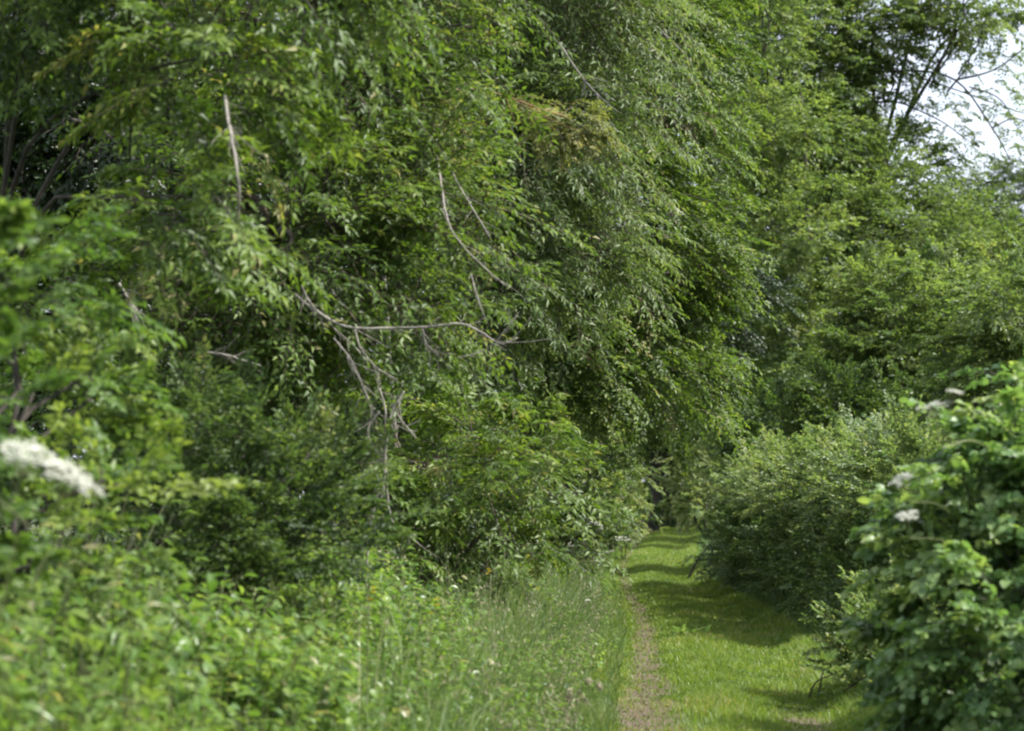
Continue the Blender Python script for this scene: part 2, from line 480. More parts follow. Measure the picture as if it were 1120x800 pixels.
v = np.stack([x, y, ground_h(x, y) + .004], -1)[:, None] + ICO[None] * (r[:, None, None] * np.array([1, 1, .6])) * RNG.uniform(.7, 1.2, (n, 6, 1))
geo.add(v.reshape(-1, 3), [np.array([[0, 1, 2], [0, 2, 3], [0, 3, 4], [0, 4, 5], [0, 5, 1]])[None].repeat(n, 0).reshape(-1, 3) + np.repeat(np.arange(n) * 6, 5)[:, None]], .5)
link('gravel', geo.mesh('gravel', M_BARK), label='small grey stones pressed into the wheel rut', cat='gravel', kind='stuff')

# tall verge grass on the left of the track
geo, seed = Geo(), Geo()
n = 60000
y = pick_y(n, 8, 130, 1.5)
d = RNG.gamma(1.7, .30, n)
d = d - .16
keep = (d < 1.3) & (RNG.random(n) < np.where(y < 12, .35, 1) * np.where(d > .7, .5, 1))
y, d = y[keep], d[keep]
x = path_centre(y) - path_half(y) - d
clump = vnoise(x, y, .6)
h = (.18 + .66 * sstep(-.05, .8, d)) * (.55 + .7 * clump) * RNG.uniform(.6, 1.25, len(y))
w = np.maximum(.006, .00034 * y) * RNG.uniform(.7, 1.5, len(y))
tip = blades(geo, x, y, h, w, RNG.uniform(.15, .8, len(y)), (.42 + .5 * (clump - .5) + RNG.normal(0, .18, len(y))).clip(0, 1))
# right-hand verge, shorter
n = 16000
y = pick_y(n, 14, 130, 1.5)
d = RNG.gamma(1.6, .25, n) - .1
x = path_centre(y) + path_half(y) + d
h = (.13 + .25 * sstep(0, .6, d)) * RNG.uniform(.5, 1.3, n)
blades(geo, x, y, h, np.maximum(.006, .00034 * y) * RNG.uniform(.7, 1.5, n), RNG.uniform(.2, .9, n), (.35 + RNG.normal(0, .14, n)).clip(0, 1))
# grass closing the far end
n = 9000
y = RNG.uniform(118, 150, n); x = path_centre(y) + RNG.uniform(-3, 4, n)
blades(geo, x, y, RNG.uniform(.2, .6, n), RNG.uniform(.03, .06, n), RNG.uniform(.2, .9, n), (.55 + RNG.normal(0, .14, n)).clip(0, 1))
link('tall_grass', geo.mesh('tall_grass', M_TALL), label='tall grey green meadow grass along the edge of the track', cat='grass', kind='stuff')

# flowering stalks
n = 520
y = pick_y(n, 12, 90, 1.3)
d = RNG.gamma(2.0, .3, n)
x = path_centre(y) - path_half(y) - d
hh = (.5 + .45 * sstep(0, 1, d)) * RNG.uniform(.7, 1.15, n)
tip = blades(seed, x, y, hh, np.maximum(.003, .00022 * y), RNG.uniform(.05, .4, n), RNG.uniform(0, .4, n))
for k in range(9):
    q = tip + RNG.normal(0, 1, (n, 3)) * np.array([.022, .022, .055]) - UP * .05
    leaves(seed, q, RNG.normal(0, .5, (n, 3)) + UP, RNG.normal(0, 1, (n, 3)), .03, np.maximum(.007, .0003 * y), RNG.uniform(.1, .9, n))
link('grass_flower_stalks', seed.mesh('grass_flower_stalks', M_SEED), label='thin beige flowering grass stalks above the left verge', cat='grass', kind='stuff')


# ------------------------------------------------------------------ trees and shrubs
def sphere_dirs(n, rng):
    return norm(rng.normal(size=(n, 3)))


def lobe_crown(crown, wood, c, r, lai, cfg, rng, back_keep=.35, tint0=.5, low=-1.0):
    """leafy sprays over one lobe of a crown: c centre, r (3,) radii"""
    r = np.broadcast_to(np.asarray(r, float), (3,))
    K, M = cfg.get('K', 9), cfg.get('M', 6)
    lL, lW = cfg['L'], cfg['W']
    area = 4 * np.pi * (((r[0] * r[1]) ** 1.6 + (r[0] * r[2]) ** 1.6 + (r[1] * r[2]) ** 1.6) / 3) ** (1 / 1.6)
    nb = int(1.45 * lai * area / (.55 * lL * lW * K * M)) + 4
    d = sphere_dirs(nb, rng)
    view = norm(c[None] - np.array([[0, 0, CAM_H]]))
    keep = ((d * -view).sum(1) > -.15) | (rng.random(nb) < back_keep)
    keep &= (d[:, 2] > low) | (rng.random(nb) < .3)
    d = d[keep]
    sc_ = cfg.get('gap_scale', .55) * float(r.mean())
    pp = c + d * r * .9
    nv = .5 * (vnoise(pp[:, 0] + 3.1 * pp[:, 1], pp[:, 2] * 1.25, sc_) + vnoise(pp[:, 2] - 2.3 * pp[:, 1] + 40, pp[:, 0] * .9 + pp[:, 2], sc_ * .8))
    d = d[nv > np.quantile(nv, cfg.get('gap', .40))]
    nb = len(d)
    # uneven outline: clusters reach further out in some directions
    bump = 1 + .22 * np.sin(d[:, 0] * 5 + c[0] * 3) * np.sin(d[:, 1] * 6 + c[2]) + .16 * np.sin(d[:, 2] * 9 + d[:, 0] * 7 + c[1])
    rad = rng.uniform(.42, .86, nb) * bump
    s = c + d * r * rad[:, None]
    Lb = np.clip(cfg.get('bl', .5) * r.mean() * rng.uniform(.6, 1.3, nb), cfg.get('bmin', .25), cfg.get('bmax', 1.5))
    D = d * np.array([1, 1, .75]) + UP * cfg.get('lift', .15) + rng.normal(0, .35, (nb, 3)) + np.asarray(cfg.get('bias', (0, 0, 0)))
    cl = np.sin(s[:, 0] * 2.1 + s[:, 2] * 1.7 + c[0]) * np.sin(s[:, 1] * 1.3 + s[:, 2] * 2.3)
    tint = tint0 + .10 * cl + rng.normal(0, cfg.get('tv', .145), nb)
    boughs(crown, wood, s, D, Lb, K, M, lL, lW, cfg.get('droop', .3), cfg.get('shoot', .45), cfg.get('ld', .25), cfg.get('spread', .9),
           cfg.get('jn', .5), tint, cfg.get('shape', KITE), cfg.get('twig', .006), rng)


def limb_curve(a, b, rng, wob=.12, n=10, sag=.0):
    a, b = np.asarray(a, float), np.asarray(b, float)
    l = np.linalg.norm(b - a)
    m1 = a + (b - a) * .35 + rng.normal(0, wob * l, 3) * np.array([.6, .6, .4]) + UP * .12 * l
    m2 = a + (b - a) * .7 + rng.normal(0, wob * l, 3) * np.array([.6, .6, .4]) + UP * .10 * l
    return smooth_line([a, m1, m2, b], n)


def tree(name, label, cat, base, lobes, cfg, leafm, barkm, r_trunk=.14, fork=.4, group=None, lai=2.2, seed=1, stems=0,
         trunk_name='trunk', back_keep=.35, extra=None, low=-1.0):
    """lobes: list of (centre xyz, radii, tint)"""
    rng = np.random.default_rng(seed)
    bx, by = base
    b0 = np.array([bx, by, float(ground_h(bx, by)) - .05])
    root = link(name, None, label=label, cat=cat, group=group, loc=b0)
    top = max(lobes, key=lambda l: l[0][2])[0]
    wood_all = Geo()
    crown = Geo()
    joint = b0 + (np.asarray(top) - b0) * fork
    if not stems:
        g = Geo()
        line = limb_curve(b0, joint, rng, .06, 10)
        tube(g, line, np.linspace(r_trunk * 1.15, r_trunk * .75, 10) * np.where(np.arange(10) == 0, 1.25, 1), 10, .5, .05, rng)
        link(trunk_name, g.mesh(trunk_name, barkm, True, b0), root)
    for i, (c, r, t0) in enumerate(lobes):
        c = np.asarray(c, float)
        wood = Geo()
        rm = float(np.mean(r))
        if stems:
            for k in range(stems):
                st = b0 + np.array([rng.normal(0, .25), rng.normal(0, .25), 0])
                e = c + rng.normal(0, .35, 3) * rm
                tube(wood, limb_curve(st, e, rng, .1), np.linspace(r_trunk, r_trunk * .3, 10), 6, .5, .05, rng)
        else:
            tube(wood, limb_curve(joint, c, rng, .10), np.linspace(r_trunk * .62, r_trunk * .2, 10), 7, .5, .05, rng)
            for k in range(5):
                e = c + sphere_dirs(1, rng)[0] * np.asarray(r) * .75
                tube(wood, limb_curve(c - (c - joint) * rng.uniform(0, .35), e, rng, .12, 8), np.linspace(r_trunk * .26, r_trunk * .07, 8), 5, .5, 0, rng)
        lobe_crown(crown, wood, c, r, lai, cfg, rng, back_keep, t0, low)
        link('stem' if stems else 'limb', wood.mesh('limb', barkm, True, b0), root)
    if extra: extra(crown, rng)
    link('crown', crown.mesh('crown', leafm, False, b0), root)
    return root, b0


def L(px, py, y, rpx, t=.5, sq=(1, 1, 1)):
    r = rpx * y / FPX
    return (P(px, py, y), np.array([r * sq[0], r * sq[1], r * sq[2]]), t)


def part(root, name, geo, mat, b0, label=None, smooth=True):
    return link(name, geo.mesh(name, mat, smooth, b0), root, label=label)


def pxline(pts, n=24):
    return smooth_line([P(*q) for q in pts], n)


ASH = dict(L=.095, W=.030, K=10, M=7, droop=.22, shoot=.5, ld=.16, bl=.8, bmin=.35, bmax=.9, shape=LANCE, lift=.1)

# --- left side, near to far
cfg = dict(L=.045, W=.025, K=9, M=7, droop=.15, shoot=.5, ld=.12, bl=.5, bmin=.16, bmax=.30, tv=.06, shape=OVAL, twig=.004, lift=.3)
elder, eb = tree('elder_bush', 'blurred elder bush at the left edge carrying a flat white flower plate', 'shrub', (-2.1, 7.9),
     [L(-50, 290, 8.0, 100, .52), L(-70, 430, 7.8, 110, .52), L(-90, 600, 7.6, 100, .5)], dict(cfg, gap=.5), M_ELDER, M_BARK,
     .018, .4, lai=1.15, seed=11, stems=2)

cfg = dict(ASH, L=.078, W=.025, gap=.5, gap_scale=.7)
tree('ash_tree', 'dark leafy ash filling the top left corner with deep black gaps', 'tree', (-3.6, 14.5),
     [L(30, -20, 13.2, 85, .45), L(235, 60, 12.8, 105, .55), L(90, -130, 13.5, 170, .45), L(300, -90, 13.5, 150, .5), L(200, 215, 12.6, 95, .5),
      L(20, 300, 14.5, 75, .35)], cfg, M_ASH, M_BARKD, .028, .45, lai=1.6, seed=12)

cfg = dict(ASH, L=.068, W=.025, gap=.46)
t3, t3b = tree('ash_tree', 'green ash leaning out above the bank with a long bare branch across it', 'tree', (-2.3, 18.6),
     [L(330, 60, 18, 140, .55), L(300, 250, 17.4, 135, .5), L(420, 190, 18.2, 110, .55), L(430, 330, 18.0, 95, .55), L(150, 370, 17.8, 125, .4),
      L(380, -120, 18.4, 160, .5), L(250, 400, 17.8, 90, .4), L(310, 470, 18.6, 80, .35), L(450, 20, 18.8, 90, .55)], cfg, M_ASH, M_BARK, .12, .4, lai=1.5, seed=13)

cfg = dict(ASH, L=.085, W=.023, droop=.32, ld=.28)
t4, t4b = tree('willow_tree', 'pale green willow with narrow hanging leaves and an arching rusty bough', 'tree', (-.9, 24.5),
     [L(480, 30, 24, 95, .62), L(560, -70, 24.5, 140, .55), L(540, 170, 24, 95, .42), L(620, 90, 25, 105, .5), L(500, 290, 24.2, 90, .45), L(600, 260, 25, 95, .5),
      L(480, 400, 24.6, 80, .4), L(640, -20, 26, 110, .6)], cfg, M_WILLOW, M_BARK, .12, .4, lai=1.5, seed=14)

cfg = dict(L=.076, W=.036, K=10, M=7, gap=.48, gap_scale=.8, droop=.24, shoot=.45, ld=.15, bl=.6, bmin=.4, bmax=.95, lift=0, bias=(.6, -.1, -.28))
t5, t5b = tree('sweeping_ash', 'tall ash whose layered boughs sweep down to the right over the track', 'tree', (.15, 34),
     [L(690, 60, 33, 105, .5), L(735, 150, 34, 72, .5), L(650, 220, 32.5, 105, .5), L(720, 270, 33.5, 85, .5), L(765, 50, 35, 50, .48), L(690, 380, 34, 95, .5),
      L(600, 380, 33, 95, .5), L(740, 410, 36, 65, .45), L(710, -80, 34, 130, .55), L(560, 330, 33, 95, .5), L(765, 280, 36, 45, .52)], cfg, M_ASH, M_BARK, .16, .45, lai=1.7, seed=15)

# --- right side trees
cfg = dict(L=.145, W=.095, K=8, M=6, droop=.18, shoot=.55, ld=.2, spread=1.25, bl=.4, bmin=.8, bmax=1.6, lift=.1, twig=.008, jn=.9, gap=.3, gap_scale=.45)
oak, ob = tree('oak_tree', 'broad dark oak on the right with bare limbs against the white sky', 'tree', (15, 95),
     [L(850, 60, 92, 110, .5), L(955, 30, 91, 60, .6), L(860, 230, 91, 110, .45), L(990, 260, 89, 95, .5), L(900, 370, 91, 100, .45), L(800, 380, 94, 90, .4),
      L(1010, 380, 91, 80, .42), L(1095, 5, 92, 40, .65), L(1020, -10, 91, 42, .6), L(1060, 10, 90, 34, .62), L(985, 50, 91, 36, .6), L(860, -100, 92, 130, .5), L(800, 480, 98, 60, .4), L(980, 190, 92, 60, .5),
      L(900, 480, 96, 90, .35), L(1060, 300, 92, 90, .45), L(1100, 420, 94, 90, .4), L(870, 150, 89, 70, .5), L(900, 90, 91, 60, .55), L(800, 300, 92, 80, .45), L(920, 150, 91, 55, .5)], cfg, M_OAK, M_BARKD, .17, .45, lai=1.25, seed=16)
g = Geo()
for pts, r0, r1 in [([(870, 190, 91.8), (920, 95, 91.0), (985, 78, 90.6), (1045, 88, 90.4), (1085, 140, 90.1), (1105, 175, 90.1)], .052, .015),
                    ([(985, 78, 90.6), (1050, 100, 91.0), (1130, 128, 91.8)], .028, .009),
                    ([(1045, 88, 90.4), (1090, 75, 90.4), (1135, 40, 90.1)], .031, .012),
                    ([(880, 160, 91.0), (960, 112, 91.0), (1020, 128, 91.0), (1060, 155, 91.0)], .035, .012),
                    ([(1010, 80, 91.0), (1060, 40, 91.0), (1120, -10, 91.0)], .028, .010),
                    ([(1085, 140, 90.1), (1110, 130, 90.1), (1140, 140, 90.1)], .022, .010),
                    ([(1060, 95, 90.5), (1095, 110, 90.6), (1120, 155, 91.0)], .022, .009),
                    ([(840, 140, 91.0), (880, 100, 90.1), (940, 84, 89.4)], .05, .02)]:
    tube(g, pxline(pts, 26), np.linspace(r0, r1, 26) * 1.4, 6, .5, .05)
part(oak, 'bare_limb', g, M_BARKD, ob, 'dark bare limbs forking against the sky')
g2 = Geo()
rng = np.random.default_rng(161)
s = np.array([P(*q) + rng.normal(0, .2, 3) for q in [(1000, 60, 91.0), (1040, 45, 91.0), (1070, 60, 91.0), (1105, 60, 91.0), (1090, 95, 91.0), (1030, 110, 91.0), (1015, 130, 91.0), (1110, 105, 91.0),
     (1080, 20, 91.0), (1050, 10, 91.0), (1115, 15, 91.0), (990, 100, 91.0), (1060, 150, 91.0), (1095, 165, 91.0), (1035, 160, 91.0), (1000, 150, 91.0), (970, 60, 91.0), (960, 110, 91.0), (1085, 120, 91.0), (1050, 75, 91.0), (1020, 90, 91.0), (1070, 100, 91.0), (1100, 135, 91.0), (1010, 110, 91.0), (980, 125, 91.0), (1055, 125, 91.0), (1115, 80, 91.0)] for _ in range(6)])
boughs(g2, g, s, rng.normal(0, .5, (len(s), 3)) + np.array([.5, -.2, 0]), rng.uniform(.3, .9, len(s)), 7, 5, .115, .07, .3, .5, .25, .9, .7, np.full(len(s), .62), KITE, .008, rng)
part(oak, 'leaf_spray', g2, M_OAK, ob, 'thin leafy sprays with sky showing through', False)

cfg = dict(L=.12, W=.075, K=9, M=6, droop=.3, shoot=.45, ld=.2, bl=.6, bmin=.7, bmax=1.6, jn=.7)
tree('field_maple', 'bluish green maple behind the oak at the right edge below the sky gap', 'tree', (25, 112),
     [L(1100, 230, 110, 65, .4), L(1160, 250, 110, 90, .4), L(1120, 350, 110, 90, .38), L(1060, 400, 110, 80, .38), L(1180, 120, 110, 50, .4)], cfg, M_OAK, M_BARKD, .25, .45, lai=1.6, seed=17)

tree('field_maple', 'fresh green tree between the sweeping ash and the oak, reaching over the track', 'tree', (11.5, 82),
     [L(835, 130, 79, 60, .62), L(815, 230, 79, 55, .6), L(870, 250, 78, 60, .62), L(840, 330, 79, 60, .58), L(800, 390, 80, 50, .55), L(860, 400, 79, 50, .55), L(830, 30, 80, 60, .6), L(800, 450, 81, 36, .5)],
     dict(L=.125, W=.085, K=8, M=6, droop=.18, shoot=.55, ld=.2, spread=1.25, bl=.45, bmin=.6, bmax=1.4, lift=.1, twig=.007, jn=.9, gap=.3, gap_scale=.45), M_OAK, M_BARKD, .13, .45, lai=1.3, seed=19)

# --- trees closing the far end and standing behind the left side
cfgF = dict(L=.17, W=.11, K=9, M=6, droop=.3, shoot=.45, ld=.25, bl=.6, bmin=.9, bmax=2.4, jn=.7, twig=.012)
tree('tall_ash', 'tall shaded tree with a dark trunk closing the far end of the track', 'tree', (7.3, 118),
     [L(690, 430, 116, 60, .35), L(760, 420, 118, 70, .35), L(720, 340, 118, 80, .4), L(800, 470, 120, 60, .35), L(680, 480, 120, 35, .3), L(745, 480, 122, 38, .35),
      L(640, 470, 122, 60, .4), L(850, 420, 122, 80, .4)], cfgF, M_OAK, M_BARKD, .55, .35, lai=1.7, seed=18)
back = [('tree with leaves painted as dark shade in the wood behind the sweeping ash, left of the track', (-1.5, 56), [L(560, 250, 55, 110, .4), L(480, 120, 55, 120, .45), L(620, 80, 56, 120, .45), L(560, 430, 55, 90, .4), L(650, 420, 57, 70, .4), L(720, 300, 62, 80, .4), L(780, 330, 64, 70, .4), L(440, 480, 55, 90, .35), L(500, 380, 55, 90, .35), L(400, 450, 55, 80, .35), L(400, 560, 55, 60, .3), L(520, 560, 56, 60, .3)]),
        ('tree with leaves painted as dark shade in the wood behind the long bare branch', (-6.5, 46), [L(300, 150, 44, 130, .4), L(180, 60, 44, 130, .4), L(230, 350, 44, 130, .35), L(400, 50, 45, 120, .45), L(380, 400, 45, 120, .35), L(330, 530, 44, 70, .35), L(250, 480, 44, 90, .35), L(400, 500, 44, 80, .35), L(250, 150, 43, 110, .4), L(200, 260, 43, 110, .35), L(320, 250, 43, 110, .35), L(450, 250, 45, 110, .4), L(420, 150, 45, 110, .4)]),
        ('tree with leaves painted as dark shade in the wood behind the top left corner', (-9.5, 40), [L(40, 60, 38, 140, .4), L(20, 300, 38, 140, .35), L(130, 220, 39, 110, .35), L(100, 460, 38, 120, .3), L(-80, 180, 39, 120, .35), L(200, 500, 39, 80, .3), L(70, 150, 36, 90, .3), L(150, 60, 37, 90, .32), L(-10, 130, 36, 90, .3), L(110, 330, 37, 100, .3), L(60, -60, 37, 120, .35), L(200, 130, 37, 100, .3), L(20, 200, 35, 90, .3), L(120, 120, 34, 80, .3), L(30, 470, 36, 90, .3), L(-20, 400, 36, 90, .3), L(60, 540, 36, 70, .3)]),
        ('leafy tree in the wood beyond the far end of the track', (11, 150), [L(x_, y_, 150, 60, .4) for x_ in (620, 690, 760, 830, 900) for y_ in (360, 450, 530)]),
        ('leafy tree in the wood behind the oak at the upper right', (13, 106), [L(850, 120, 106, 100, .4), L(760, 60, 106, 90, .45), L(930, 260, 106, 90, .4), L(1030, 300, 106, 70, .4), L(800, 250, 106, 90, .4), L(760, -50, 106, 100, .4), L(920, 420, 106, 90, .4), L(1040, 420, 106, 90, .4)])]
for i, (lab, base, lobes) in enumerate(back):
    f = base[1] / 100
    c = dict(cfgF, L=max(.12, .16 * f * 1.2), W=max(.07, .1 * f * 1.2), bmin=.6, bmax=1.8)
    tree('woodland_tree', lab, 'tree', base, lobes, c, M_SHADELEAF if i < 3 else M_OAK, M_BARKD, .22, .4, lai=1.6, seed=30 + i, back_keep=.15, group='trees of the wood behind')  # left backing trees get shade painted into the leaf colour

# --- shrubs under the left trees
cfg = dict(L=.042, W=.020, K=11, M=8, droop=.12, shoot=.42, ld=.1, bl=.9, bmin=.3, bmax=.6, lift=.45, twig=.004, jn=.6)
tree('blackthorn_bush', 'dark fine leaved thorn bush above the nettles on the bank', 'shrub', (-1.9, 13.4),
     [L(230, 520, 13, 85, .45), L(340, 545, 13.4, 75, .5), L(150, 470, 13.2, 70, .45), L(300, 620, 13, 80, .4), L(180, 600, 12.6, 80, .4)], cfg, M_HAW, M_BARKD, .02, .4, lai=1.5, seed=40, stems=3)
cfg = dict(L=.05, W=.026, K=10, M=7, droop=.2, shoot=.42, ld=.2, bl=.9, bmin=.3, bmax=.7, lift=.3, twig=.004, jn=.6)
tree('hazel_bush', 'small leaved bush with yellow tips behind the white flower plate', 'shrub', (-2.4, 10),
     [L(105, 560, 9.6, 75, .7), L(40, 600, 9.6, 80, .5), L(50, 440, 10.4, 80, .55), L(10, 330, 10.6, 95, .58), L(110, 420, 10.6, 35, .7)], cfg, M_ELDER, M_BARKD, .02, .4, lai=1.4, seed=41, stems=2)
cfg = dict(ASH, L=.085, W=.030, bl=.9, lift=.3, droop=.3)
tree('ash_sapling', 'young ash bush with feathery leaves under the tangled bare stems', 'shrub', (-.75, 22),
     [L(540, 500, 21.5, 80, .62), L(480, 540, 22, 75, .5), L(590, 540, 23, 60, .55), L(530, 590, 22, 70, .4), L(440, 480, 22.5, 60, .4), L(420, 580, 21, 60, .35)], cfg, M_ASH, M_BARK, .03, .4, lai=1.5, seed=42, stems=2)
cfg = dict(L=.055, W=.032, K=11, M=8, droop=.15, shoot=.42, ld=.15, bl=.8, bmin=.4, bmax=.9, lift=.35, twig=.005, jn=.6)
tree('hawthorn_bush', 'small leaved hawthorn at the left edge of the track under the sweeping ash', 'shrub', (.75, 40),
     [L(640, 500, 39, 55, .6), L(600, 480, 40, 60, .55), L(620, 545, 38, 50, .55), L(580, 540, 38, 55, .45), L(640, 585, 40, 24, .5), L(610, 590, 38, 40, .5)], cfg, M_HAW, M_BARK, .04, .4, lai=1.6, seed=43, stems=2)
tree('hawthorn_bush', 'pale yellowish bush hanging beside the bright strip of track on the left', 'shrub', (2.7, 66),
     [L(685, 510, 64, 30, .8), L(670, 540, 63, 28, .8), L(690, 548, 66, 18, .85), L(672, 575, 64, 22, .7), L(655, 570, 66, 24, .6), L(692, 572, 65, 18, .7), L(660, 590, 64, 16, .6)], dict(cfg, L=.09, W=.055), M_HEDGE, M_BARK, .018, .4, lai=1.9, seed=44, stems=2)

# --- right side hedge
cfg = dict(L=.055, W=.034, K=10, M=8, droop=.1, shoot=.45, ld=.1, bl=.6, bmin=.25, bmax=.48, lift=.35, twig=.004, jn=.7, tv=.08, gap=.2, gap_scale=.4)
G_H = 'hedge shrubs right of the track'


def hedge_lobes(y0, y1, seed):
    rng = np.random.default_rng(seed)
    out = []
    for yy in np.arange(y0 + .5, y1, .95):
        j = rng.normal(0, .06, 8)
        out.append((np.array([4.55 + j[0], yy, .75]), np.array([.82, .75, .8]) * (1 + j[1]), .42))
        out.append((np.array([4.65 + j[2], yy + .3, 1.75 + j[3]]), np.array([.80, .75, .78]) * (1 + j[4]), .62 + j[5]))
    return out


hedge = [('dense green hedge shrub behind the flowering bush, at the near end of the hedge', (4.6, 29.5), hedge_lobes(26.8, 32.6, 1), 50),
         ('middle shrub of the dense hedge with a sunlit rounded top', (4.6, 35.5), hedge_lobes(32.8, 38.8, 2), 51),
         ('far shrub of the hedge beside the bright strip of track', (4.7, 42), hedge_lobes(39.0, 45.5, 3), 52)]
for lab, base, lobes, sd in hedge:
    tree('hedge_shrub', lab, 'shrub', base, lobes, cfg, M_HEDGE, M_BARKD, .022, .4, lai=1.25, seed=sd, stems=1, group=G_H, back_keep=.2)
tree('hawthorn_bush', 'slim bush with pale leaf tips just beyond the dark end of the hedge', 'shrub', (4.25, 50),
     [L(798, 605, 49, 20, .7), L(800, 575, 50, 17, .7), L(803, 628, 49, 16, .6)], dict(cfg, L=.08, W=.05), M_HEDGE, M_BARKD, .03, .4, lai=1.8, seed=53, stems=2)
tree('hawthorn_bush', 'pale distant bush right of the far grass strip', 'shrub', (7.5, 86),
     [L(755, 535, 80, 27, .85), L(765, 552, 78, 24, .8), L(775, 520, 82, 30, .75), L(745, 560, 80, 16, .8)], dict(cfg, L=.11, W=.07, bmax=1.0), M_HEDGE, M_BARKD, .05, .4, lai=1.7, seed=54, stems=2)
tree('hawthorn_bush', 'low far bush blocking the end of the track in front of the dark trunk', 'shrub', (6.6, 112),
     [L(712, 556, 112, 16, .45), L(690, 560, 114, 18, .55), L(735, 560, 112, 16, .55)], dict(cfg, L=.13, W=.08, bmax=1.0), M_HEDGE, M_BARKD, .05, .4, lai=1.7, seed=55, stems=2)
tree('hawthorn_bush', 'tall shaded thorn bush behind the hedge under the oak', 'shrub', (6.4, 52),
     [L(820, 500, 52, 36, .4), L(850, 480, 53, 55, .4), L(920, 470, 53, 60, .4), L(990, 480, 53, 60, .4), L(1080, 470, 53, 70, .4)], dict(cfg, L=.09, W=.055, bmax=1.0), M_HAW, M_BARKD, .05, .4, lai=1.6, seed=56, stems=2)

tree('hedgerow_tree', 'leafy tree rising above the hedge, below the oak', 'tree', (10.2, 60),
     [L(940, 420, 55, 60, .5), L(1000, 400, 55, 75, .5), L(970, 340, 55.5, 55, .55), L(1050, 420, 55, 70, .5), L(1030, 335, 56, 55, .55), L(900, 460, 56, 45, .5)],
     dict(L=.09, W=.058, K=10, M=7, droop=.25, shoot=.45, ld=.2, bl=.7, bmin=.5, bmax=1.2, lift=.1, jn=.7, gap=.2), M_OAK, M_BARKD, .1, .4, lai=1.7, seed=57)
tree('hedgerow_tree', 'leafy tree behind the flowering bush at the right edge', 'tree', (10.0, 48),
     [L(1090, 400, 47, 55, .5), L(1120, 340, 47, 60, .55), L(1075, 455, 47, 50, .45), L(1150, 420, 47, 80, .5)],
     dict(L=.085, W=.055, K=10, M=7, droop=.25, shoot=.45, ld=.2, bl=.7, bmin=.5, bmax=1.1, lift=.1, jn=.7, gap=.2), M_OAK, M_BARKD, .08, .4, lai=1.7, seed=58)

cfg = dict(L=.053, W=.042, gap=.14, K=8, M=6, droop=.22, shoot=.5, ld=.3, bl=.7, bmin=.25, bmax=.55, shape=OVAL, lift=.25, twig=.005, jn=.5)
dog, db = tree('dogwood_bush', 'round leaved bush with flat white flower heads filling the lower right corner', 'shrub', (3.0, 12.6),
     [L(1117, 530, 12.2, 78, .6), L(1072, 610, 12, 85, .55), L(1132, 700, 11.6, 115, .52), L(1072, 790, 11.8, 75, .48), L(1182, 580, 12.4, 130, .52), L(1152, 465, 12.6, 48, .66),
      L(1022, 570, 12.4, 38, .55), L(1022, 700, 12.3, 40, .5), L(1072, 505, 12.4, 30, .62), L(1240, 510, 15, 130, .55), L(1222, 540, 17, 120, .5)], cfg, M_DOG, M_BARKD, .02, .4, lai=1.9, seed=60, stems=2)  # last two lobes are added outside the frame to cast shade on the track
cfg = dict(L=.045, W=.024, K=9, M=7, droop=.1, shoot=.4, ld=.1, bl=.9, bmin=.2, bmax=.4, lift=.6, twig=.003, jn=.6)
tree('young_shrub', 'low feathery shrub between the track and the round leaved bush', 'shrub', (2.95, 20.3),
     [L(945, 700, 20, 40, .68), L(970, 680, 20.4, 42, .68), L(922, 722, 20, 26, .62), L(965, 740, 19.6, 45, .55), L(985, 710, 19, 45, .6)], cfg, M_HEDGE, M_BARK, .01, .4, lai=1.8, seed=61, stems=3)

# --- flower plates
def flower_head(parent, b0, c, axis, rad, n, fl, seed, lab=None, name='flower_head', anchor=None):
    rng = np.random.default_rng(seed)
    axis = norm(np.asarray(axis, float))
    e1 = norm(np.cross(axis, [0.3, 1, .1])); e2 = np.cross(axis, e1)
    f = Geo()
    k = 14
    th = np.arange(k) * 2.4 + rng.normal(0, .2, k); rr = np.sqrt((np.arange(k) + .5) / k) * .9
    cen = (np.cos(th) * rr)[:, None] * e1 + (np.sin(th) * rr)[:, None] * e2
    i = rng.integers(0, k, n)
    off = cen[i] + rng.normal(0, .125, (n, 1)) * e1 + rng.normal(0, .125, (n, 1)) * e2
    dome = -.12 * (off ** 2).sum(1)
    pos = c + rad * (off + (dome + rng.normal(0, .07, n) + rng.normal(0, .055, k)[i])[:, None] * axis)
    for j in range(4):
        ax = np.cos(j * 1.571 + i)[:, None] * e1 + np.sin(j * 1.571 + i)[:, None] * e2
        leaves(f, pos, ax, axis + rng.normal(0, .3, (n, 3)), fl, fl * .75, rng.uniform(.1, 1, n))
    stem = c - axis * rad * .9
    st = np.repeat((stem)[None], k, 0)
    mid = st + (c + cen * rad - st) * .6 - axis * rad * .05
    w = Geo()
    wires(w, np.stack([st, mid, c + cen * rad], 1), rad * .02, rad * .008)
    tube(w, smooth_line([stem - axis * rad * 1.6 + rng.normal(0, rad * .2, 3), stem - axis * rad * .6, stem], 6), rad * .03, 5)
    if anchor is not None:
        e = stem - axis * rad * 1.4
        tube(w, smooth_line([anchor, (anchor + e) / 2 + UP * .06, e], 12), np.linspace(rad * .07, rad * .035, 12), 5)
    o = link(name, f.mesh(name, M_WHITE, False, b0), parent, label=lab)
    link('flower_stalk', w.mesh('flower_stalk', M_STEM, True, b0), o)


def AX(roll, tip=.25):
    """axis of a plate seen nearly edge on whose right side dips by roll degrees"""
    return np.array([math.sin(R(roll)), -tip, math.cos(R(roll))])


